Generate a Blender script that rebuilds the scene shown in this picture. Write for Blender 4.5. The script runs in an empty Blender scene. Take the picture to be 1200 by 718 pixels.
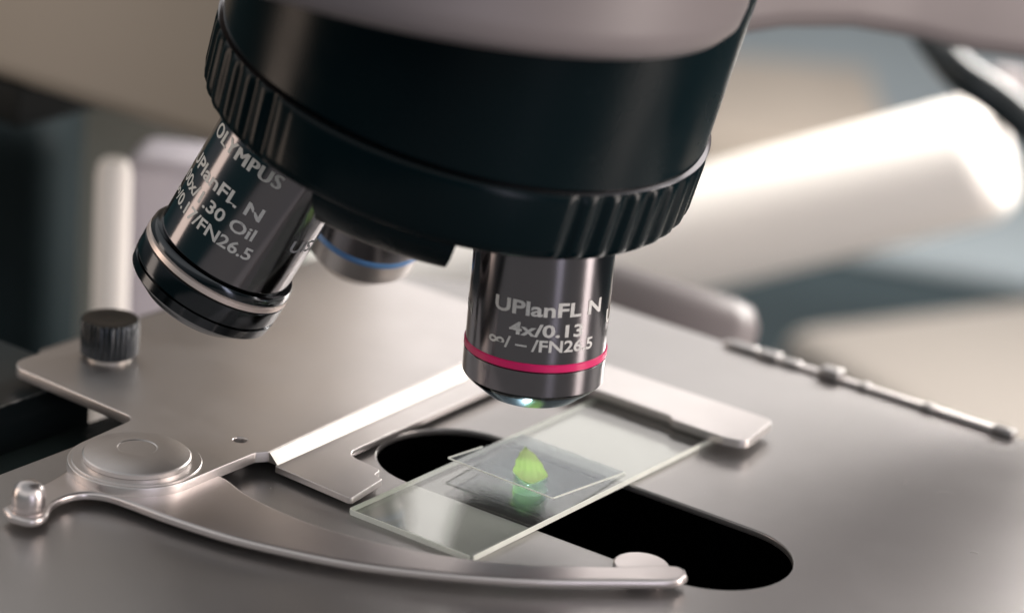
import bpy, bmesh, math, random
from mathutils import Vector, Matrix
random.seed(7)
S = 0.001                                   # everything below is written in millimetres
sc = bpy.context.scene
COL = sc.collection

# ------------------------------------------------------------------ camera
cam_d = bpy.data.cameras.new('camera'); cam = bpy.data.objects.new('camera', cam_d); COL.objects.link(cam)
CPOS = Vector((-371.52, -249.53, 194.07)); CR = Vector((0.588763, -0.803920, 0.084093))
CU = Vector((0.228481, 0.265313, 0.936699)); CF = Vector((0.775342, 0.532280, -0.339887))
cam.matrix_world = Matrix(((CR.x, CU.x, -CF.x, CPOS.x*S), (CR.y, CU.y, -CF.y, CPOS.y*S), (CR.z, CU.z, -CF.z, CPOS.z*S), (0, 0, 0, 1)))
cam_d.sensor_width = 36; cam_d.lens = 99.0; cam_d.clip_start = 0.01; cam_d.clip_end = 50
cam_d.dof.use_dof = True; cam_d.dof.focus_distance = 0.474; cam_d.dof.aperture_fstop = 9.3
cam_d.dof.aperture_blades = 0
sc.camera = cam

# ------------------------------------------------------------------ world, exposure
w = bpy.data.worlds.new('World'); sc.world = w; w.use_nodes = True
nt = w.node_tree; nt.nodes.clear()
out = nt.nodes.new('ShaderNodeOutputWorld'); bg = nt.nodes.new('ShaderNodeBackground')
tc = nt.nodes.new('ShaderNodeTexCoord'); sp = nt.nodes.new('ShaderNodeSeparateXYZ'); rp = nt.nodes.new('ShaderNodeValToRGB')
nt.links.new(tc.outputs['Generated'], sp.inputs[0]); nt.links.new(sp.outputs['Z'], rp.inputs[0])
# room: dark desk level, dim lower wall, brighter band at window height, dim ceiling
rp.color_ramp.elements[0].position = 0.0; rp.color_ramp.elements[0].color = (0.028, 0.062, 0.068, 1)
rp.color_ramp.elements[1].position = 1.0; rp.color_ramp.elements[1].color = (0.34, 0.35, 0.36, 1)
for p_, c_ in ((0.05, (0.16, 0.18, 0.19, 1)), (0.29, (0.24, 0.25, 0.26, 1)), (0.35, (0.92, 0.89, 0.87, 1)), (0.60, (0.84, 0.82, 0.81, 1)), (0.75, (0.36, 0.37, 0.38, 1))):
    rp.color_ramp.elements.new(p_).color = c_
nt.links.new(rp.outputs[0], bg.inputs[0]); bg.inputs[1].default_value = 1.0
nt.links.new(bg.outputs[0], out.inputs[0])
vs = sc.view_settings; vs.view_transform = 'Standard'; vs.look = 'None'; vs.exposure = 0.0; vs.gamma = 1.0
sc.cycles.use_denoising = True; sc.cycles.max_bounces = 14; sc.cycles.transmission_bounces = 12; sc.cycles.transparent_max_bounces = 12
sc.cycles.sample_clamp_indirect = 6.0
sc.cycles.caustics_reflective = False; sc.cycles.caustics_refractive = False

def area(name, loc, look, sx, sy, power, color):
    d = bpy.data.lights.new(name, 'AREA'); d.shape = 'RECTANGLE'; d.size = sx*S; d.size_y = sy*S
    d.energy = power; d.color = color
    o = bpy.data.objects.new(name, d); COL.objects.link(o)
    o.location = Vector(loc)*S
    o.rotation_euler = (Vector(look)-Vector(loc)).to_track_quat('-Z', 'Y').to_euler()
    return o
# tall window to the right of the microscope, a warm lamp strip on the left, a soft window behind the camera
area('window_light_right', (640, -330, 400), (20, 0, 0), 300, 260, 1.1, (1.0, 0.93, 0.87))
area('window_light_back', (930, 320, 500), (0, 0, 0), 1000, 300, 1.8, (1.0, 0.93, 0.89))
area('window_light_side', (260, -560, 60), (0, 0, 20), 130, 480, 4.2, (1.0, 0.88, 0.82))
area('lamp_left', (-300, 440, 20), (0, 30, 60), 130, 420, 0.6, (1.0, 0.78, 0.64))
area('window_light_front', (-330, -640, 0), (0, 0, 40), 110, 460, 0.9, (0.88, 0.84, 1.0))
area('tube_fill', (450, 40, 130), (365, 165, -70), 120, 120, 2.6, (1.0, 0.95, 0.90))  # extra light added to brighten the white tube
sd = bpy.data.lights.new('condenser_lamp', 'SPOT'); sd.energy = 0.06; sd.spot_size = math.radians(50); sd.shadow_soft_size = 0.0025; sd.color = (0.80, 0.90, 1.0)
so = bpy.data.objects.new('condenser_lamp', sd); COL.objects.link(so); so.location = (0, 0, -0.009); so.rotation_euler = (math.pi, 0, 0)

# ------------------------------------------------------------------ materials
def nodes_of(m):
    m.use_nodes = True
    return m.node_tree, m.node_tree.nodes['Principled BSDF']
def mat(name, col, rough=0.4, metal=0.0, var=0.0, var_scale=60, bump=0.0, bump_scale=2500, rough_var=0.0, spec=0.5, coat=0.0, emit=None):
    m = bpy.data.materials.new(name); t, p = nodes_of(m)
    p.inputs['Base Color'].default_value = (*col, 1); p.inputs['Roughness'].default_value = rough
    p.inputs['Metallic'].default_value = metal; p.inputs['Specular IOR Level'].default_value = spec
    p.inputs['Coat Weight'].default_value = coat
    tcn = t.nodes.new('ShaderNodeTexCoord')
    if var > 0:
        n = t.nodes.new('ShaderNodeTexNoise'); n.inputs['Scale'].default_value = var_scale; n.inputs['Detail'].default_value = 6
        t.links.new(tcn.outputs['Object'], n.inputs['Vector'])
        r = t.nodes.new('ShaderNodeValToRGB')
        r.color_ramp.elements[0].position = 0.3; r.color_ramp.elements[1].position = 0.7
        r.color_ramp.elements[0].color = tuple(c*(1-var) for c in col)+(1,); r.color_ramp.elements[1].color = tuple(min(1, c*(1+var)) for c in col)+(1,)
        t.links.new(n.outputs['Fac'], r.inputs[0]); t.links.new(r.outputs[0], p.inputs['Base Color'])
    if rough_var > 0:
        n = t.nodes.new('ShaderNodeTexNoise'); n.inputs['Scale'].default_value = 90; n.inputs['Detail'].default_value = 8
        t.links.new(tcn.outputs['Object'], n.inputs['Vector'])
        mr = t.nodes.new('ShaderNodeMapRange'); mr.inputs[1].default_value = .3; mr.inputs[2].default_value = .7
        mr.inputs[3].default_value = max(.02, rough-rough_var); mr.inputs[4].default_value = rough+rough_var
        t.links.new(n.outputs['Fac'], mr.inputs[0]); t.links.new(mr.outputs[0], p.inputs['Roughness'])
    if bump > 0:
        n = t.nodes.new('ShaderNodeTexNoise'); n.inputs['Scale'].default_value = bump_scale; n.inputs['Detail'].default_value = 3
        t.links.new(tcn.outputs['Object'], n.inputs['Vector'])
        b = t.nodes.new('ShaderNodeBump'); b.inputs['Strength'].default_value = bump; b.inputs['Distance'].default_value = 0.0001
        t.links.new(n.outputs['Fac'], b.inputs['Height']); t.links.new(b.outputs[0], p.inputs['Normal'])
    if emit:
        p.inputs['Emission Color'].default_value = (*emit[0], 1); p.inputs['Emission Strength'].default_value = emit[1]
    return m
M = {}
M['stage'] = mat('satin_anodised_grey', (0.40, 0.385, 0.378), 0.36, 0.9, var=0.04, var_scale=30, bump=0.3, bump_scale=3500, rough_var=0.02)
M['plate'] = mat('satin_anodised_silver', (0.68, 0.645, 0.63), 0.37, 1.0, var=0.03, var_scale=40, bump=0.2, bump_scale=4500, rough_var=0.03)
M['bright'] = mat('machined_aluminium', (0.66, 0.63, 0.59), 0.42, 1.0, bump=0.3, bump_scale=3000)
M['lever'] = mat('satin_steel_warm', (0.68, 0.63, 0.615), 0.34, 1.0, bump=0.15, bump_scale=4000, rough_var=0.03)
M['black'] = mat('black_gloss_enamel', (0.0012, 0.0065, 0.0085), 0.25, 0.0, rough_var=0.05, spec=0.13)
M['blackmatte'] = mat('black_matte', (0.005, 0.007, 0.007), 0.6, 0.0, spec=0.2)
M['void'] = mat('black_recess_shade', (0.0006, 0.0006, 0.0007), 0.95, 0.0, spec=0.0)  # near-black colour holding the deep shade inside and under the stage
M['chrome'] = mat('dark_nickel_plating', (0.17, 0.165, 0.175), 0.14, 1.0, rough_var=0.02)
M['darkring'] = mat('black_chrome', (0.05, 0.055, 0.06), 0.15, 1.0)
M['whitering'] = mat('pale_satin_metal_band', (0.86, 0.74, 0.68), 0.38, 0.6)
M['pink'] = mat('magenta_paint_band', (0.75, 0.02, 0.15), 0.3)
M['blue'] = mat('blue_paint_band', (0.12, 0.30, 0.62), 0.35)
M['steel'] = mat('satin_nickel', (0.42, 0.40, 0.39), 0.28, 1.0)
M['ink'] = mat('engraved_white_fill', (0.66, 0.65, 0.62), 0.5, var=0.10, var_scale=1200)
M['beige'] = mat('beige_enamel', (0.42, 0.37, 0.31), 0.45, var=0.03, var_scale=12)
M['greyhead'] = mat('warm_grey_enamel', (0.20, 0.175, 0.175), 0.42, var=0.03, var_scale=12)
M['white'] = mat('white_enamel', (0.86, 0.82, 0.77), 0.5, var=0.02, var_scale=10)
M['desk'] = mat('dark_grey_laminate', (0.028, 0.040, 0.045), 0.8, spec=0.12, var=0.35, var_scale=6)
M['paper'] = mat('blue_grey_paper', (0.26, 0.30, 0.32), 0.7, var=0.1, var_scale=8)
M['lavender'] = mat('pale_lavender_enamel', (0.62, 0.58, 0.64), 0.4)
M['darkteal'] = mat('dark_teal_enamel', (0.008, 0.014, 0.016), 0.7, spec=0.12, var=0.3, var_scale=20)
M['taupe'] = mat('taupe_enamel', (0.20, 0.18, 0.16), 0.5)
M['greenish'] = mat('grey_green_enamel', (0.20, 0.22, 0.205), 0.5)
M['tan'] = mat('tan_card', (0.42, 0.36, 0.30), 0.6, var=0.08, var_scale=10)
M['railblack'] = mat('black_rail_anodised', (0.018, 0.024, 0.026), 0.35, 0.0, bump=0.3, bump_scale=2000)
M['edgeglint'] = mat('painted_edge_glint', (0.30, 0.31, 0.31), 0.3, 0.8, var=0.85, var_scale=420)  # mottled pale metal, edge highlight and its dashes put into the colour
M['channel'] = mat('dark_green_grey_metal', (0.05, 0.07, 0.065), 0.5, 0.3, var=0.2, var_scale=60)
M['bluecone'] = mat('steel_cone_blue_sheen', (0.36, 0.46, 0.54), 0.24, 1.0)  # steel tinted blue for the bluish light it reflects
M['lens'] = mat('coated_lens_glass', (0.10, 0.16, 0.22), 0.2, 0.0, spec=1.0, coat=1.0)

def glass_mat(name, dust, tint, f0):
    # clear pane: Schlick reflection over see-through body, with a faint film of dust
    m = bpy.data.materials.new(name); m.use_nodes = True; t = m.node_tree; t.nodes.clear()
    o = t.nodes.new('ShaderNodeOutputMaterial'); tr_ = t.nodes.new('ShaderNodeBsdfTransparent'); tr_.inputs[0].default_value = (*tint, 1)
    gl = t.nodes.new('ShaderNodeBsdfGlossy'); gl.inputs['Roughness'].default_value = 0.004
    geo = t.nodes.new('ShaderNodeNewGeometry'); dt = t.nodes.new('ShaderNodeVectorMath'); dt.operation = 'DOT_PRODUCT'
    t.links.new(geo.outputs['Normal'], dt.inputs[0]); t.links.new(geo.outputs['Incoming'], dt.inputs[1])
    def mth(op, a, b=None):
        n_ = t.nodes.new('ShaderNodeMath'); n_.operation = op
        for k, v_ in enumerate((a, b)):
            if v_ is None: continue
            if isinstance(v_, (int, float)): n_.inputs[k].default_value = v_
            else: t.links.new(v_, n_.inputs[k])
        return n_.outputs[0]
    c_ = mth('ABSOLUTE', dt.outputs['Value']); fr_ = mth('POWER', mth('SUBTRACT', 1.0, c_), 5.0)
    fr_ = mth('ADD', mth('MULTIPLY', fr_, 1-f0), f0)
    m1 = t.nodes.new('ShaderNodeMixShader'); t.links.new(fr_, m1.inputs[0]); t.links.new(tr_.outputs[0], m1.inputs[1]); t.links.new(gl.outputs[0], m1.inputs[2])
    d = t.nodes.new('ShaderNodeBsdfDiffuse'); d.inputs[0].default_value = (0.75, 0.73, 0.70, 1)
    n = t.nodes.new('ShaderNodeTexNoise'); n.inputs['Scale'].default_value = 70; n.inputs['Detail'].default_value = 8
    c = t.nodes.new('ShaderNodeTexCoord'); t.links.new(c.outputs['Object'], n.inputs['Vector'])
    mr = t.nodes.new('ShaderNodeMapRange'); mr.inputs[1].default_value = .35; mr.inputs[2].default_value = .75
    mr.inputs[3].default_value = dust*.6; mr.inputs[4].default_value = dust*1.5
    t.links.new(n.outputs['Fac'], mr.inputs[0])
    mx = t.nodes.new('ShaderNodeMixShader'); t.links.new(mr.outputs[0], mx.inputs[0])
    t.links.new(m1.outputs[0], mx.inputs[1]); t.links.new(d.outputs[0], mx.inputs[2]); t.links.new(mx.outputs[0], o.inputs[0])
    return m
M['glass'] = glass_mat('slide_glass', 0.035, (0.93, 0.95, 0.93), 0.06)
M['coverglass'] = glass_mat('cover_glass', 0.03, (0.97, 0.985, 1.0), 0.05)
M['edgeglow'] = mat('pale_edge_glow', (0.90, 0.92, 0.83), 0.3, 0.0, var=0.05, var_scale=300)  # ground edges; the pale colour also carries light guided through the glass
M['edgeglow'].node_tree.nodes['Principled BSDF'].inputs['Subsurface Weight'].default_value = 0.0
M['water'] = glass_mat('water', 0.15, (0.88, 0.97, 0.93), 0.03)
# leaf: lengthwise veins, pale where the cut edge dries
ml = bpy.data.materials.new('leaf_tissue'); t, p = nodes_of(ml)
c = t.nodes.new('ShaderNodeTexCoord'); wv = t.nodes.new('ShaderNodeTexWave'); wv.bands_direction = 'X'
wv.inputs['Scale'].default_value = 520; wv.inputs['Distortion'].default_value = 1.2; wv.inputs['Detail'].default_value = 3
mp = t.nodes.new('ShaderNodeMapping'); mp.inputs['Rotation'].default_value = (0, 0, math.radians(-35)); mp.inputs['Scale'].default_value = (1, 0.12, 1)
t.links.new(c.outputs['Object'], mp.inputs[0]); t.links.new(mp.outputs[0], wv.inputs['Vector'])
r = t.nodes.new('ShaderNodeValToRGB'); r.color_ramp.elements[0].color = (0.34, 0.56, 0.12, 1); r.color_ramp.elements[1].color = (0.72, 0.86, 0.40, 1)
t.links.new(wv.outputs['Fac'], r.inputs[0]); t.links.new(r.outputs[0], p.inputs['Base Color'])
p.inputs['Roughness'].default_value = 0.35
tr = t.nodes.new('ShaderNodeBsdfTranslucent'); tr.inputs[0].default_value = (0.55, 0.75, 0.25, 1)
mx = t.nodes.new('ShaderNodeMixShader'); mx.inputs[0].default_value = 0.22
o_ = t.nodes['Material Output']; t.links.new(p.outputs[0], mx.inputs[1]); t.links.new(tr.outputs[0], mx.inputs[2]); t.links.new(mx.outputs[0], o_.inputs[0])
M['leaf'] = ml

# ------------------------------------------------------------------ helpers
def link_mesh(name, me, m, parent=None):
    o = bpy.data.objects.new(name, me); COL.objects.link(o)
    if m is not None: me.materials.clear(); me.materials.append(M[m])
    if parent is not None:
        o.parent = parent
        o.matrix_parent_inverse = PM[parent.name].inverted() if parent.name in PM else Matrix()
    return o
PM = {}
def thing(name, label, cat, loc=(0, 0, 0), group=None):
    o = bpy.data.objects.new(name, None); COL.objects.link(o); o.location = Vector(loc)*S
    o.empty_display_size = 0.005
    PM[o.name] = Matrix.Translation(o.location)
    o['label'] = label; o['category'] = cat
    if group: o['group'] = group
    return o
def tag(o, label, cat):
    o['label'] = label; o['category'] = cat; return o
def finish(me, ang=30):
    for p_ in me.polygons: p_.use_smooth = True
    me.set_sharp_from_angle(angle=math.radians(ang))
def from_bm(name, bm, m, parent=None, ang=30, scale=True):
    if scale: bmesh.ops.scale(bm, vec=(S, S, S), verts=bm.verts)
    me = bpy.data.meshes.new(name); bm.to_mesh(me); bm.free(); finish(me, ang)
    return link_mesh(name, me, m, parent)
def fillet(pts, r, n=8):
    """round the corners of a closed polygon; r is a number or one per corner"""
    out_ = []
    N = len(pts)
    for i in range(N):
        p0, p1, p2 = Vector(pts[i-1]), Vector(pts[i]), Vector(pts[(i+1) % N])
        rr = r[i] if isinstance(r, (list, tuple)) else r
        a = (p0-p1); b = (p2-p1)
        la, lb = a.length, b.length
        a.normalize(); b.normalize()
        ang = a.angle(b) if la > 0 and lb > 0 else math.pi
        if rr <= 0 or ang > math.pi-0.03: out_.append(tuple(p1)); continue
        d = min(rr/math.tan(ang/2), la*.49, lb*.49); re = d*math.tan(ang/2)
        cpt = p1+(a+b).normalized()*(re/math.sin(ang/2))
        s, e = p1+a*d-cpt, p1+b*d-cpt
        a0 = math.atan2(s.y, s.x); a1 = math.atan2(e.y, e.x); da = (a1-a0+math.pi) % (2*math.pi)-math.pi
        for k in range(n+1):
            th = a0+da*k/n; out_.append((cpt.x+re*math.cos(th), cpt.y+re*math.sin(th)))
    return out_
def smooth_line(pts, n=6):
    """open Catmull-Rom through pts"""
    P = [Vector(p_) for p_ in pts]; P = [P[0]*2-P[1]]+P+[P[-1]*2-P[-2]]; o = []
    for i in range(1, len(P)-2):
        for k in range(n):
            t_ = k/n; a, b, c_, d = P[i-1:i+3]
            o.append(tuple(0.5*((2*b)+(c_-a)*t_+(2*a-5*b+4*c_-d)*t_*t_+(3*b-a-3*c_+d)*t_**3)))
    o.append(tuple(P[-2])); return o
def plate(name, loops, z0, z1, bev, m, parent=None, res=2):
    """flat plate with real thickness, holes and softened edges (mm)"""
    cu = bpy.data.curves.new(name+'_c', 'CURVE'); cu.dimensions = '2D'; cu.fill_mode = 'BOTH'
    for L in loops:
        s_ = cu.splines.new('POLY'); s_.points.add(len(L)-1); s_.use_cyclic_u = True
        for i, p_ in enumerate(L): s_.points[i].co = (p_[0], p_[1], 0, 1)
    cu.extrude = (z1-z0)/2-bev; cu.bevel_depth = bev; cu.bevel_resolution = res; cu.offset = -bev
    o = bpy.data.objects.new(name+'_c', cu); COL.objects.link(o)
    dg = bpy.context.evaluated_depsgraph_get(); dg.update()
    me = bpy.data.meshes.new_from_object(o.evaluated_get(dg), depsgraph=dg)
    bpy.data.objects.remove(o); bpy.data.curves.remove(cu)
    me.transform(Matrix.Translation((0, 0, (z0+z1)/2))); me.transform(Matrix.Diagonal((S, S, S, 1)))
    bm = bmesh.new(); bm.from_mesh(me); bmesh.ops.remove_doubles(bm, verts=bm.verts, dist=1e-6)
    bmesh.ops.recalc_face_normals(bm, faces=bm.faces); bm.to_mesh(me); bm.free(); me.name = name
    finish(me, 35)
    for p_ in me.polygons:
        if abs(p_.normal.z) > 0.995: p_.use_smooth = False
    return link_mesh(name, me, m, parent)
def frame(axis, ref=None):
    """orthonormal (x, y, axis); x points at ref as nearly as it can"""
    z = Vector(axis).normalized(); ref = Vector(ref) if ref is not None else Vector((1, 0.3, 0.1))
    x = (ref-z*ref.dot(z)).normalized(); return x, z.cross(x), z
def lathe(name, prof, origin, axis, m, parent=None, n=160, mod=None, ang=30, caps=True):
    """surface of revolution; prof = [(s along axis, radius)]; mod(i, theta) scales the radius"""
    x, y, z = frame(axis); O = Vector(origin); bm = bmesh.new(); rings = []
    for i, (s_, r_) in enumerate(prof):
        ring = []
        for k in range(n):
            th = 2*math.pi*k/n; rr = r_*(mod(i, th) if mod else 1)
            ring.append(bm.verts.new(O+z*s_+(x*math.cos(th)+y*math.sin(th))*rr))
        rings.append(ring)
    for a, b in zip(rings, rings[1:]):
        for k in range(n): bm.faces.new((a[k], a[(k+1) % n], b[(k+1) % n], b[k]))
    if caps:
        bm.faces.new(rings[0]); bm.faces.new(rings[-1])
    bmesh.ops.recalc_face_normals(bm, faces=bm.faces)
    return from_bm(name, bm, m, parent, ang)
def box(name, c, size, m, parent=None, rot=0.0, bev=0.5, tilt=None, seg=2):
    bm = bmesh.new(); bmesh.ops.create_cube(bm, size=1); bmesh.ops.scale(bm, vec=size, verts=bm.verts)
    if bev > 0: bmesh.ops.bevel(bm, geom=bm.edges[:], offset=bev, segments=seg, profile=0.5, affect='EDGES')
    if tilt is not None: bmesh.ops.transform(bm, matrix=tilt, verts=bm.verts)
    bmesh.ops.rotate(bm, matrix=Matrix.Rotation(rot, 3, 'Z'), verts=bm.verts)
    bmesh.ops.translate(bm, vec=c, verts=bm.verts)
    return from_bm(name, bm, m, parent)
def text_on_barrel(txt, origin, axis, s_, R, deg0, width, cap, parent, bold=0.0, name='engraving', shear=0.0, spacing=1.0, heavy=0):
    """raised lettering wrapped round a barrel; deg0 = angle of the middle of the line to the right of the side facing the camera"""
    cu = bpy.data.curves.new('t', 'FONT'); cu.body = txt; cu.size = 1; cu.offset = bold; cu.align_x = 'LEFT'; cu.shear = shear; cu.space_character = spacing
    cu.resolution_u = 3
    o = bpy.data.objects.new('t', cu); COL.objects.link(o)
    dg = bpy.context.evaluated_depsgraph_get(); dg.update()
    me = bpy.data.meshes.new_from_object(o.evaluated_get(dg), depsgraph=dg)
    bpy.data.objects.remove(o); bpy.data.curves.remove(cu)
    xs = [v.co.x for v in me.vertices]; x0, x1 = min(xs), max(xs)
    kx = width/(x1-x0); ky = cap/0.73
    z = Vector(axis).normalized(); up = -z; O = Vector(origin)+z*s_
    wv_ = (CPOS-O); wv_ = (wv_-z*wv_.dot(z)).normalized(); tg = up.cross(wv_)
    bm = bmesh.new(); bm.from_mesh(me)
    bmesh.ops.triangulate(bm, faces=bm.faces[:])
    layers = [(bm.verts[:], 0.0, 0.035)]
    for q_ in range(1, heavy+1):
        for sg in (-1, 1):
            d_ = bmesh.ops.duplicate(bm, geom=[f for f in bm.faces if f.verts[0] in set(layers[0][0])])
            layers.append(([g_ for g_ in d_['geom'] if isinstance(g_, bmesh.types.BMVert)], sg*0.085*q_, 0.035+0.004*len(layers)))
    for vs_, dx_, lift in layers:
        for v in vs_:
            X = (v.co.x-(x0+x1)/2)*kx+dx_; Y = (v.co.y-0.365)*ky
            a = math.radians(deg0)+X/R
            v.co = O+up*Y+(wv_*math.cos(a)+tg*math.sin(a))*(R+lift)
    me2 = bpy.data.meshes.new(name); bmesh.ops.scale(bm, vec=(S, S, S), verts=bm.verts); bm.to_mesh(me2); bm.free(); bpy.data.meshes.remove(me)
    return link_mesh(name, me2, 'ink', parent)

# ------------------------------------------------------------------ desk
dk = box('desk', (500, 300, -190), (2600, 2600, 30), 'desk', bev=3); dk['kind'] = 'structure'

# ------------------------------------------------------------------ stage
stage = thing('microscope_stage', 'grey satin metal microscope stage with long black slot under the glass slide', 'microscope stage', (0, 0, -6))
hole = [(13.9*math.cos(math.radians(a)), 14.6+13.9*math.sin(math.radians(a))) for a in range(0, 181, 6)] + \
       [(0.3+13.6*math.cos(math.radians(a)), -38.6+13.6*math.sin(math.radians(a))) for a in range(180, 361, 6)]
outer = fillet([(-190, 63.5), (-190, -170), (86, -170), (88, 52), (60, 92), (30, 100), (-18, 100), (-18, 63.5)], [2, 2, 3, 12, 8, 4, 2, 3])
plate('stage_plate', [outer, hole], -1.3, 0.0, 0.3, 'stage', stage, res=3)
plate('stage_body', [fillet([(-189, 62.8), (-189, -169), (85, -169), (87, 51), (59, 91), (30, 99), (-18, 99), (-18, 62.8)], 2), hole], -5.6, -1.34, 0.1, 'void', stage)
box('slot_floor', (0, -12, -14), (60, 100, 1), 'void', stage, bev=0)
plate('slot_shade_wall', [fillet([(-30, -62), (30, -62), (30, 38), (-30, 38)], 14), hole], -13.4, -5.65, 0.2, 'void', stage)  # black walls, the slot's shade put into their colour
box('side_channel', (-95, 73, -11), (190, 22, 4), 'channel', stage, bev=0.4)
rail = box('guide_rail', (-95.5, 98, -6), (152.6, 27.5, 12.4), 'railblack', stage, bev=0.35)
box('rail_glint', (-95.5, 84.15, 0.16), (151, 0.45, 0.34), 'edgeglint', stage, bev=0.08)  # bright strip painted in for the highlight along the rail
# scale strip along the far right edge with its small tabs
box('edge_strip', (86.6, -19, 0.45), (2.2, 64, 0.9), 'plate', stage, bev=0.4, seg=3)
for (yy, ln, hh, wd_) in ((8.6, 6.6, 1.2, 3.0), (2.6, 5.0, 1.4, 3.2), (-2.4, 4.4, 1.1, 2.8), (-11.5, 4.6, 2.1, 3.2), (-19, 2.0, 1.2, 2.6), (-33, 2.4, 1.2, 2.6), (-49, 4.6, 1.3, 2.6)):
    box('strip_tab', (86.6, yy, hh/2), (wd_, ln, hh), 'stage', stage, bev=0.55, seg=3)
dust = bmesh.new()
for i in range(130):
    if i < 95: x_, y_ = random.uniform(-60, 80), random.uniform(-60, 30)
    else: x_, y_ = random.uniform(-60, 0), random.uniform(-60, 50)
    if abs(x_) < 15 and -53 < y_ < 29: continue
    r_ = random.choice((0.04, 0.05, 0.06, 0.09))
    bmesh.ops.create_icosphere(dust, subdivisions=1, radius=r_, matrix=Matrix.Translation((x_, y_, r_*.6)))
for (x_, y_, a_, l_) in ((52, -47, 0.8, 1.5), (53.5, -54, 2.2, 2.3), (34, -70, 1.9, 1.0)):
    for k in range(9):
        t_ = k/8-.5; bmesh.ops.create_icosphere(dust, subdivisions=1, radius=0.08, matrix=Matrix.Translation((x_+math.cos(a_+t_)*t_*l_*1.4, y_+math.sin(a_+t_)*t_*l_*1.4, 0.06)))
d_ = from_bm('dust', dust, 'ink'); d_['kind'] = 'stuff'; d_['label'] = 'tiny pale dust specks and fibres lying on the stage'

# ------------------------------------------------------------------ specimen holder: raised plate, lower ledge with finger, pivot disc, swinging lever
holder = thing('specimen_holder', 'silver slide holder with raised plate, round pivot disc and long curved lever', 'slide holder', (-10, 50, 0))
# raised plate: rounded end round the pivot disc, straight bar edge towards the slide
DX, DY, DR = -48.3, 45.6, 11.6
arc = [(DX+DR*math.cos(math.radians(a)), DY+DR*math.sin(math.radians(a))) for a in range(96, 265, 8)]
raw = [(-35.3, 58.2), (-33.8, 91), (57, 92), (57, 36.5), (32, 35.9), (-29.2, 32.9), (-31.2, 34.2), (-40, 34.2)]
plate_loop = fillet(raw+arc[::-1], [2.6, 4, 4, 2, 0, 0.6, 0.8, 0]+[0]*len(arc))
hs = [(-29+1.25*math.cos(math.radians(a)), 39.6+1.25*math.sin(math.radians(a))) for a in range(0, 360, 20)]
plate('holder_plate', [plate_loop, hs], 2.2, 4.2, 0.18, 'plate', holder, res=3)
# sloped bright machined face between the raised plate and the ledge
bm = bmesh.new()
v = [bm.verts.new(c_) for c_ in ((-29.2, 32.7, 4.1), (54, 36.3, 4.1), (54, 34.3, 2.15), (-29.0, 30.9, 2.15), (-29.0, 35, 2.15), (54, 38.5, 2.15))]
bm.faces.new((v[0], v[3], v[2], v[1])); bm.faces.new((v[0], v[4], v[3])); bm.faces.new((v[1], v[2], v[5])); bm.faces.new((v[0], v[1], v[5], v[4])); bm.faces.new((v[3], v[4], v[5], v[2]))
bmesh.ops.recalc_face_normals(bm, faces=bm.faces)
from_bm('bar_face', bm, 'bright', holder)
ledge = fillet([(-29.4, 31.2), (-30.4, 13.6), (-20.3, 15.0), (-19.6, 17.2), (-17.3, 17.6), (-16.4, 26.3), (30, 27.5), (38.6, 27), (54, 27), (54, 36), (30, 34.5)],
               [0.3, 0.7, 0.4, 0.3, 1.5, 3.2, 0, 0, 0, 0, 0])
plate('ledge', [ledge], 0.95, 2.2, 0.16, 'plate', holder, res=3)
fing = fillet([(39.5, 30), (39.9, 9.6), (39.6, -4.2), (38.4, -5.6), (38.3, -16.7), (39.6, -20.8), (52.4, -18.9), (52.1, 16.5), (52.6, 30)], [0, 0, .8, .8, 1, 2.2, 2.2, 0, 0])
plate('finger', [fing], 1.45, 3.1, 0.2, 'plate', holder, res=3)
# pivot
lathe('pivot_base', [(4.15, 10.9), (4.35, 10.9), (4.45, 10.8)], (DX, DY, 0), (0, 0, 1), 'plate', holder, n=120)
cap = lathe('pivot_cap', [(4.4, 8.4), (4.5, 9.0), (5.3, 9.1), (5.5, 8.9), (6.55, 3.5), (6.5, 3.3), (6.42, 3.2)], (DX, DY, 0), (0, 0, 1), 'plate', holder, n=120)
# lever
lo = smooth_line([(-76.6, 46.6), (-75.6, 43.2), (-72.5, 42.6), (-68.6, 45.0), (-65.3, 45.7), (-61.6, 44.6), (-59.6, 41.5), (-59.0, 36.5), (-58.6, 29), (-57.2, 18.6), (-54.8, 9.6), (-50.2, -2.6), (-43, -15), (-34.2, -26.6), (-24.0, -36.8), (-17.8, -42.6), (-14.6, -43.2)], 5)
li = smooth_line([(-12.8, -41.6), (-13.4, -39.0), (-21.3, -31.9), (-30.6, -21.9), (-36.4, -12.6), (-40.8, -1.6), (-43.2, 9.4), (-43.3, 19), (-42.2, 26.8), (-40.0, 33.8), (-41, 42), (-46, 51), (-54, 53.5), (-61, 52.2), (-70.5, 50.6), (-75.2, 49.6)], 5)
plate('lever', [lo+li], 1.05, 2.6, 0.6, 'lever', holder, res=4)
# upturned rim along the lever's outer end
lathe('lever_thumb_peg', [(2.0, 2.6), (2.1, 2.75), (5.2, 2.7), (6.4, 2.35), (7.2, 1.5), (7.45, 0.5)], (-72.6, 46.4, 0), (0, 0, 1), 'lever', holder, n=64, ang=60)
lathe('lever_pad', [(0.05, 4.3), (0.15, 4.6), (0.75, 4.6), (0.95, 4.3)], (-13.4, -33.6, 0), (0, 0, 1), 'lever', holder, n=64)

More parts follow.
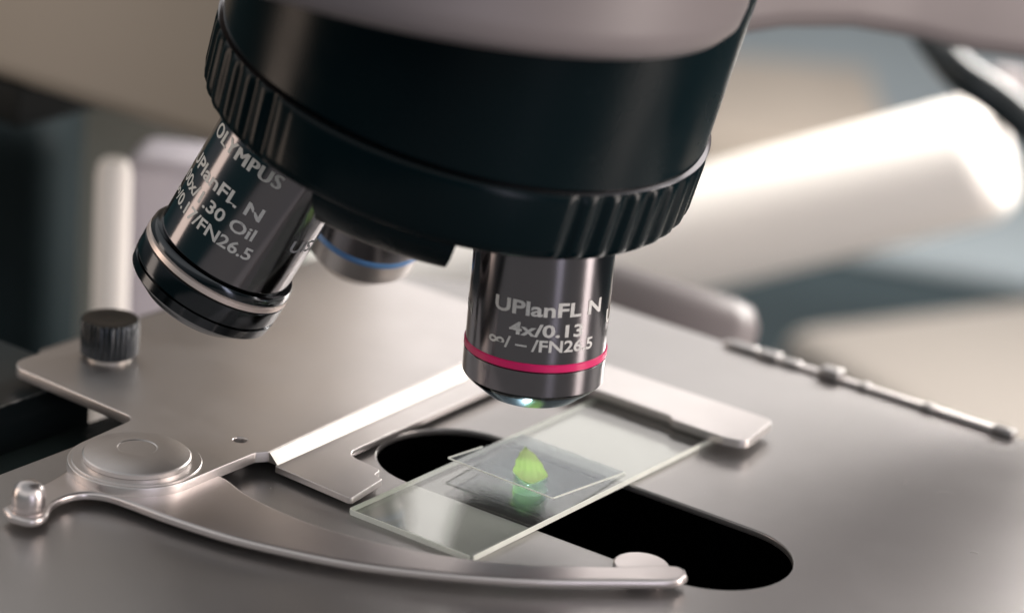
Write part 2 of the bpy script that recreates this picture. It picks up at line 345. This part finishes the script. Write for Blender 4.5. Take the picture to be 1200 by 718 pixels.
# ------------------------------------------------------------------ thumb screw
ts = thing('thumb_screw', 'small dark knurled thumb screw standing on the corner of the silver plate', 'screw', (-17.6, 81.5, 4.2))
NK = 30
lathe('knurled_head', [(0.6, 4.7), (0.9, 5.1), (1.0, 5.3), (7.0, 5.35), (7.5, 5.1), (7.6, 4.0), (7.3, 2.0), (7.35, 0.8)], (-17.6, 81.5, 4.2), (0, 0, 1), 'darkring', ts, n=240,
      mod=lambda i, th: 1-0.055*(0.5+0.5*math.cos(NK*th))**2 if i in (2, 3) else 1)
lathe('screw_collar', [(0.0, 4.1), (0.62, 4.1)], (-17.6, 81.5, 4.2), (0, 0, 1), 'bright', ts, n=64)

# ------------------------------------------------------------------ glass slide
gs = thing('glass_slide', 'clear rectangular glass microscope slide lying across the black slot', 'slide', (6, 0, 0.6))
plate('slide_glass', [fillet([(-31.8, -12.8), (43.3, -12.8), (43.3, 12.8), (-31.8, 12.8)], .5, 3)], 0.06, 1.1, 0.02, 'glass', gs, res=1)
def edge_strip(pts, name, t_=0.16):
    bm_ = bmesh.new()
    for (a, b) in zip(pts, pts[1:]):
        a = Vector((*a, 0)); b = Vector((*b, 0)); d = (b-a).normalized(); nn = Vector((d.y, -d.x, 0))*t_
        q = [bm_.verts.new(c_) for c_ in (a+Vector((0, 0, .1)), b+Vector((0, 0, .1)), b+nn+Vector((0, 0, .1)), a+nn+Vector((0, 0, .1)),
                                          a+Vector((0, 0, 1.07)), b+Vector((0, 0, 1.07)), b+nn+Vector((0, 0, 1.0)), a+nn+Vector((0, 0, 1.0)))]
        for f in ((0, 1, 2, 3), (4, 5, 6, 7), (0, 1, 5, 4), (1, 2, 6, 5), (2, 3, 7, 6), (3, 0, 4, 7)): bm_.faces.new([q[i] for i in f])
    bmesh.ops.recalc_face_normals(bm_, faces=bm_.faces)
    return from_bm(name, bm_, 'edgeglow', gs)
edge_strip([(-31.4, -12.81), (43.3, -12.81)], 'ground_edge_glow')
edge_strip([(43.3, 12.81), (-31.4, 12.81)], 'ground_edge_glow')
edge_strip([(-31.81, 12.4), (-31.81, -12.4)], 'ground_edge_glow')

# ------------------------------------------------------------------ water drop, leaf piece, cover glass
def slip_z(x, y):           # the tilted plane of the cover glass underside
    return 1.25+0.0855*(15.0-x)+0.011*(y+11)
wd = bmesh.new(); n = 40; rings = []
cx, cy = -2.6, -3.4
for j, (q, rr) in enumerate(((0, 3.2), (.15, 2.8), (.5, 2.35), (.85, 2.6), (1, 3.0))):
    ring = []
    for k in range(n):
        th = 2*math.pi*k/n; rad = rr*(1+.07*math.sin(2*th+1)+.04*math.sin(5*th)); x_ = cx+rad*math.cos(th); y_ = cy+rad*math.sin(th)
        zt = slip_z(x_, y_)-.01; ring.append(wd.verts.new((x_, y_, 1.115+q*(zt-1.115))))
    rings.append(ring)
for a, b in zip(rings, rings[1:]):
    for k in range(n): wd.faces.new((a[k], a[(k+1) % n], b[(k+1) % n], b[k]))
dn = Vector((-0.57, 0.82))
wd.faces.new(rings[0]); wd.faces.new(rings[-1]); bmesh.ops.recalc_face_normals(wd, faces=wd.faces)
tag(from_bm('water_drop', wd, 'water', ang=50), 'small drop of water propping the tilted cover glass above the slide', 'water')
# leaf piece: pointed away from the camera, cut straight towards it, slightly cupped
lf = bmesh.new(); NU, NV = 26, 18; g = []
# left outline (tip -> base corner), right outline (tip -> base corner); the base edge is a ragged cut
left = smooth_line([(9.9, 6.9), (3.78, 4.18), (-2.6, 0.48)], 9); right = smooth_line([(9.9, 6.9), (8.78, 4.98), (7.31, 2.45), (4.04, -1.34), (0.79, -4.55)], 9)
basel = smooth_line([(-2.6, 0.48), (-4.55, -2.55), (-4.82, -4.74), (-2.31, -4.94), (0.79, -4.55)], 9)
def samp(L, u):
    d_ = [0]
    for a, b in zip(L, L[1:]): d_.append(d_[-1]+(Vector(b)-Vector(a)).length)
    t_ = u*d_[-1]
    for k in range(len(L)-1):
        if d_[k+1] >= t_: 
            q = (t_-d_[k])/max(1e-9, d_[k+1]-d_[k]); return Vector(L[k]).lerp(Vector(L[k+1]), q)
    return Vector(L[-1])
for i in range(NU+1):
    u_ = i/NU; row = []
    A_, B_ = samp(left, .02+.98*u_), samp(right, .02+.98*u_)
    for j in range(NV+1):
        q = j/NV; p_ = A_.lerp(B_, q)
        bulge = samp(basel, q)-Vector(left[-1]).lerp(Vector(right[-1]), q)
        p_ = p_+bulge*(u_**2)+dn*(0.10*math.sin(u_*19)*(1 if q > .5 else -1)*abs(q-.5)*2)
        z_ = slip_z(p_.x, p_.y)+.22+.22*math.sin(math.pi*q)*math.sin(math.pi*min(1, u_*1.1))+.03*math.sin(q*34)
        row.append(lf.verts.new((p_.x, p_.y, z_)))
    g.append(row)
for i in range(NU):
    for j in range(NV): lf.faces.new((g[i][j], g[i+1][j], g[i+1][j+1], g[i][j+1]))
bmesh.ops.recalc_face_normals(lf, faces=lf.faces)
bmesh.ops.solidify(lf, geom=lf.faces[:], thickness=0.10)
leaf = tag(from_bm('leaf_fragment', lf, 'leaf', ang=60), 'small bright green pointed piece of leaf lying on the cover glass', 'leaf')
# cover glass
cg = thing('cover_glass', 'thin square cover glass tilted on a water drop above the slide', 'cover glass', (3.5, 0, 2.2))
def slip(name, x0, x1, y0, y1, zo, th_, m, parent):
    b_ = bmesh.new(); q = []
    for z_ in (0, th_):
        for (x_, y_) in ((x0, y0), (x1, y0), (x1, y1), (x0, y1)): q.append(b_.verts.new((x_, y_, slip_z(x_, y_)+zo+z_)))
    for f in ((0, 1, 2, 3), (4, 5, 6, 7), (0, 1, 5, 4), (1, 2, 6, 5), (2, 3, 7, 6), (3, 0, 4, 7)): b_.faces.new([q[i] for i in f])
    bmesh.ops.recalc_face_normals(b_, faces=b_.faces)
    return from_bm(name, b_, m, parent)
slip('slip_pane', -7, 15, -11, 11, 0, .17, 'coverglass', cg)
for (a, b, c_, d) in ((-7, 15, -11.3, -11.01), (-7.3, -7.01, -11, 11), (-7, 3, 11.01, 11.3)):
    slip('slip_edge_glow', a, b, c_, d, 0.0, .17, 'edgeglow', cg)  # pale rim strips with the edge glow put into their colour

dd = bmesh.new()
for i in range(46):
    if i < 26: x_, y_ = random.gauss(-3.5, 2.4), random.gauss(3, 3.4)
    else: x_, y_ = random.uniform(-6.5, 14.5), random.uniform(-10.5, 10.5)
    if not (-6.8 < x_ < 14.8 and -10.8 < y_ < 10.8): continue
    r_ = random.choice((0.03, 0.04, 0.06, 0.08))
    bmesh.ops.create_icosphere(dd, subdivisions=1, radius=r_, matrix=Matrix.Translation((x_, y_, slip_z(x_, y_)+.17+r_*.5)))
ds = from_bm('dust', dd, 'ink', cg); ds['kind'] = 'stuff'

# ------------------------------------------------------------------ nosepiece turret
APEX = Vector((0, 0, 145.3)); AX = Vector((0.04643, 0.27398, -0.96061)).normalized()
def axis_at(deg):
    v_ = Vector((0, 0, -1)); return Matrix.Rotation(math.radians(deg), 3, AX) @ v_
AXN = Vector((-0.00715, 0.23462, -0.97206)).normalized(); APN = Vector((-0.33, 0.45, 143.86))
nose = thing('nosepiece', 'black revolving nosepiece with grooved grip ring carrying the three objectives', 'nosepiece', tuple(APEX+AX*90))
NF = 54
def flute(i, th):
    # ribs stand in two groups; the stretch between them is smooth
    q = abs(math.degrees(th)-169); k = min(1.0, max(0.0, (q-31)/6))
    return 1-0.018*(0.5+0.5*math.cos(NF*th))**1.6*FL[i]*k
FL = [0, 0.2, 0.7, 1, 1, 1, .9, .5, 0, 0]
lathe('grip_ring', [(75.6, 41.9), (75.9, 42.3), (76.5, 42.65), (77.4, 42.8), (82, 42.75), (85.6, 42.7), (86.8, 42.5), (87.5, 42.1), (88.0, 41.5), (88.1, 38)], APN, AXN, 'black', nose, n=NF*12, mod=flute, ang=40)
lathe('turret_body', [(30, 42.0), (60, 42.0), (75.0, 42.0), (75.65, 41.6)], APN, AXN, 'black', nose, n=200)
lathe('rim_seam', [(75.3, 42.3), (75.55, 42.75), (75.8, 42.5)], APN, AXN, 'chrome', nose, n=240)
lathe('turret_base', [(87.9, 38.9), (88.6, 38.8), (89.0, 38.2), (89.4, 12)], APN, AXN, 'blackmatte', nose, n=160)
def arc_block(name, prof, a0, a1, m, parent, n=24):
    x, y, z = frame(AXN); bm_ = bmesh.new(); secs_ = []
    for k in range(n+1):
        th = math.radians(a0+(a1-a0)*k/n); d = x*math.cos(th)+y*math.sin(th)
        secs_.append([bm_.verts.new(APN+z*s_+d*r_) for s_, r_ in prof])
    P_ = len(prof)
    for a, b in zip(secs_, secs_[1:]):
        for k in range(P_): bm_.faces.new((a[k], a[(k+1) % P_], b[(k+1) % P_], b[k]))
    bm_.faces.new(secs_[0]); bm_.faces.new(secs_[-1][::-1]); bmesh.ops.recalc_face_normals(bm_, faces=bm_.faces)
    return from_bm(name, bm_, m, parent, 40)
arc_block('lower_lip', [(86.5, 36), (86.5, 41.2), (88.5, 41.3), (91, 40.3), (93.4, 38.4), (94.2, 37.4), (94.5, 36)], 157, 191, 'black', nose)

# ------------------------------------------------------------------ objectives
# 4x, upright over the slide
o4 = thing('objective_lens', 'upright short objective with a magenta band, right above the leaf', 'objective lens', (0, 0, 18), 'objectives on the nosepiece')
DN = (0, 0, -1); T4 = (0, 0, 145.3)
b4 = lathe('barrel', [(88, 11.9), (118.4, 12.0), (118.5, 11.8)], T4, DN, 'chrome', o4)
lathe('magenta_band', [(118.45, 12.0), (118.6, 12.2), (119.7, 12.2), (119.85, 12.0)], T4, DN, 'pink', o4)
lathe('front_collar', [(119.8, 11.9), (120.0, 12.15), (124.2, 12.1), (124.6, 11.85), (125.2, 11.2)], T4, DN, 'chrome', o4)
lathe('front_cone', [(125.15, 11.2), (125.4, 11.0), (127.5, 8.4), (127.8, 8.0), (127.8, 5.0), (127.2, 4.8)], T4, DN, 'bluecone', o4)
lathe('front_lens', [(126.9, 4.8), (127.9, 4.2), (128.5, 3.0), (128.8, 1.4), (128.85, 0.4)], T4, DN, 'lens', o4, ang=80)
text_on_barrel('UPlanFL N', T4, DN, 145.3-36.6, 12.0, 10.5, 19.9, 2.5, b4, 0.026)
text_on_barrel('4x/0.13', T4, DN, 145.3-32.9, 12.0, 8.3, 12.9, 2.2, b4, 0.026)
text_on_barrel('\u221e/ \u2013 /FN26.5', T4, DN, 145.3-30.2, 12.0, 5.4, 19.2, 2.1, b4, 0.022)
text_on_barrel('JAPAN', T4, DN, 145.3-33.0, 12.0, -90, 9.5, 2.0, b4, 0.026)
text_on_barrel('UIS2', T4, DN, 145.3-33.6, 12.0, 92, 9.0, 2.6, b4, 0.026)
# 100x, swung out to the left
A1 = axis_at(110.83)
o100 = thing('objective_lens', 'long dark objective with a white band, tilted out at the left of the nosepiece', 'objective lens', tuple(APEX+A1*134), 'objectives on the nosepiece')
b100 = lathe('barrel', [(88, 12.3), (123.2, 12.3), (123.3, 12.1)], APEX, A1, 'chrome', o100)
lathe('upper_collar', [(123.0, 12.2), (123.4, 13.1), (123.9, 13.4), (124.8, 13.5), (125.0, 13.2)], APEX, A1, 'darkring', o100)
lathe('white_band', [(125.0, 13.2), (125.25, 13.6), (126.15, 13.62), (126.4, 13.2)], APEX, A1, 'whitering', o100)
lathe('front_collar', [(126.35, 13.2), (126.6, 13.55), (126.9, 13.6), (129.4, 13.6), (129.6, 13.1), (130.1, 13.1), (130.3, 13.5), (132.0, 13.3), (132.3, 13.0), (134.2, 10.4)], APEX, A1, 'darkring', o100)
lathe('front_cone', [(134.15, 10.4), (134.6, 9.9), (135.4, 6.0), (135.4, 2.2)], APEX, A1, 'chrome', o100)
lathe('front_lens', [(135.2, 2.3), (135.5, 1.2), (135.55, 0.3)], APEX, A1, 'lens', o100, ang=80, n=48)
text_on_barrel('OLYMPUS', APEX, A1, 126.2-23.7, 12.3, -29, 17.0, 2.6, b100, 0.0, spacing=1.1, heavy=2)
text_on_barrel('UPlanFL N', APEX, A1, 126.2-16.9, 12.3, -35, 19.8, 2.5, b100, 0.022)
text_on_barrel('100x/1.30 Oil', APEX, A1, 126.2-13.1, 12.3, -35, 21.0, 2.3, b100, 0.02)
text_on_barrel('\u221e/0.17/FN26.5', APEX, A1, 126.2-9.6, 12.3, -33, 22.6, 2.3, b100, 0.02)
text_on_barrel('UIS2', APEX, A1, 126.2-13.4, 12.3, 66, 8.0, 2.4, b100, 0.02)
# third objective behind
A2 = Vector((0.1205, 0.3935, -0.9114)).normalized()
o40 = thing('objective_lens', 'blurred objective with a blue band, half hidden behind the other two', 'objective lens', tuple(APEX+A2*133), 'objectives on the nosepiece')
lathe('barrel', [(86, 12), (116, 12), (119, 11.6), (125.0, 11.0)], APEX, A2, 'chrome', o40)
lathe('blue_band', [(124.9, 11.0), (125.2, 11.15), (125.9, 11.15), (126.2, 11.0)], APEX, A2, 'blue', o40)
lathe('front_collar', [(126.1, 11.0), (130.2, 10.6), (134.0, 7.0), (134.4, 3)], APEX, A2, 'steel', o40)

# ------------------------------------------------------------------ microscope head above the nosepiece
head = thing('microscope_housing', 'smooth warm grey microscope head above the black nosepiece', 'microscope housing', tuple(APEX+AX*40))
lathe('round_housing', [(-70, 58.2), (-5, 58.2), (-2, 57.7), (0, 56), (0.1, 35)], (-20.0, 22, 93.7), (-0.095, 0.117, -1), 'greyhead', head, n=160, ang=50)
bm = bmesh.new()            # beam running off to the right; its lower edge bows up in the middle
PB = [(90.2, 24.7, 58.7), (107, 19.3, 59.3), (128, 15.3, 56.9), (144.6, 7.9, 53.4), (154.7, 0.8, 50.7), (172.8, -8.7, 47.6), (205, -30, 42)]
secs = []
for (x_, y_, z_) in PB:
    back = Vector((0.78, 0.53, 0.0))
    prof = [(0, 60), (0, 5), (1.2, 1.6), (4.5, 0), (18, 0), (22, 6), (22, 60)]
    secs.append([bm.verts.new(Vector((x_, y_, z_))+back*a_+Vector((0, 0, b_))) for a_, b_ in prof])
for a, b in zip(secs, secs[1:]):
    for k in range(7): bm.faces.new((a[k], a[(k+1) % 7], b[(k+1) % 7], b[k]))
bm.faces.new(secs[0]); bm.faces.new(secs[-1][::-1]); bmesh.ops.recalc_face_normals(bm, faces=bm.faces)
from_bm('head_beam', bm, 'greyhead', head, ang=50)
# ------------------------------------------------------------------ background, all far out of focus
fr = thing('microscope_stand', 'large beige body of the microscope stand behind the nosepiece at the left', 'microscope stand', (85, 190, -175))
box('upper_body', (76, 185, 67.5), (52, 150, 93), 'beige', fr, bev=6, seg=4)
box('underside_plate', (66, 220, 17), (30, 90, 10), 'blackmatte', fr, bev=1)
box('lower_column', (142, 202, -75), (44, 44, 190), 'greenish', fr, bev=4, seg=3)
rod = thing('drive_shaft', 'pale upright shaft behind the knurled thumb screw', 'shaft', (61, 156, -40))
lathe('shaft', [(0, 3.9), (64, 3.9), (67, 3.4), (68, 2.5)], (60, 154, -60), (0.02, 0.03, 1), 'white', rod, n=48)
lathe('shaft_collar', [(-6, 5), (2, 5)], (60, 154, -60), (0.02, 0.03, 1), 'blackmatte', rod, n=48)
lav = box('instrument_casing', (92, 163, -30), (24, 26, 64), 'lavender', None, rot=math.radians(30), bev=5, seg=4)
tag(lav, 'pale lavender casing with a rounded top behind the tilted objective', 'casing')
# bright white tube running away behind the stage
tb = thing('white_tube', 'long bright white tube out of focus behind the microscope at the right', 'tube', (382, 101, -39))
T0 = Vector((386, 97, -40)); T1 = Vector((345, 226, -102)); TD = (T1-T0).normalized()
lathe('tube_shell', [(0, 14), (1.5, 16.5), (5, 18.8), (8, 19.3), (300, 19.0)], T0, TD, 'white', tb, n=96, ang=50)
box('tube_bracket', (389, 100, -24), (9, 10, 18), 'greyhead', tb, bev=2)
kn = thing('stage_knob', 'rounded grey knob behind the back edge of the stage', 'knob', (130, 52, -14))
lathe('knob_body', [(-20, 9), (-18, 11.5), (10, 12), (14, 11), (16, 8), (16.5, 3)], (134, 52, -22), (0.50, -0.84, -0.2), 'greyhead', kn, n=64, ang=60)
bb = box('equipment_box', (448, 58, -190), (120, 260, 100), 'taupe', None, rot=math.radians(-25), bev=10, seg=4)
tag(bb, 'large beige equipment box out of focus at the lower right', 'box')
pp = box('paper_sheet', (790, 420, -171), (420, 340, 6), 'paper', None, rot=math.radians(20), bev=1)
tag(pp, 'pale blue grey sheet lying on the desk beyond the white tube', 'paper')
tn = box('tan_folder', (740, 370, -158), (140, 90, 18), 'tan', None, rot=math.radians(35), bev=3)
tag(tn, 'small tan folder lying on the blue grey sheet', 'folder')
wp = box('white_tray', (450, 360, -168), (120, 200, 14), 'white', None, rot=math.radians(30), bev=4)
tag(wp, 'white tray on the desk between the two objectives, out of focus', 'tray')

dkh = box('dark_housing', (160, 306, -98), (76, 66, 144), 'darkteal', None, rot=math.radians(34), bev=9, seg=4)
tag(dkh, 'dark blue grey instrument housing out of focus at the far left', 'instrument')

hp = [(262, 70, 30), (250, 56, 25), (243, 45, 21.5), (246, 36, 17), (250, 24, 9), (258, 10, 0), (270, -10, -10)]
cu = bpy.data.curves.new('hose', 'CURVE'); cu.dimensions = '3D'; cu.bevel_depth = 4.6*S; cu.bevel_resolution = 5; cu.use_fill_caps = True
sp_ = cu.splines.new('POLY'); hs_ = []
P3 = [Vector(p_) for p_ in hp]; P3 = [P3[0]*2-P3[1]]+P3+[P3[-1]*2-P3[-2]]
for i in range(1, len(P3)-2):
    for k in range(6):
        t_ = k/6; a, b, c_, d = P3[i-1:i+3]
        hs_.append(0.5*((2*b)+(c_-a)*t_+(2*a-5*b+4*c_-d)*t_*t_+(3*b-a-3*c_+d)*t_**3))
hs_.append(P3[-2]); sp_.points.add(len(hs_)-1)
for i, p_ in enumerate(hs_): sp_.points[i].co = (*(p_*S), 1)
ho = bpy.data.objects.new('hose_c', cu); COL.objects.link(ho)
dg = bpy.context.evaluated_depsgraph_get(); dg.update()
me = bpy.data.meshes.new_from_object(ho.evaluated_get(dg), depsgraph=dg); bpy.data.objects.remove(ho)
me.name = 'black_hose'; finish(me, 40)
tag(link_mesh('black_hose', me, 'railblack'), 'thick dark hose curving past the end of the white tube at the right edge', 'hose')
# unseen tube and rod above the frame, added only to be mirrored in the slide
lathe('mirrored_tube', [(0, 10), (1, 13.5), (6, 14.5), (60, 14.5)], (231, 160, 131), (-0.10, 0.10, 1), 'black', head, n=64)
lathe('mirrored_rod', [(0, 1.5), (1, 2.6), (90, 2.6)], (212, 183, 118), (0, 0, 1), 'lever', head, n=32)
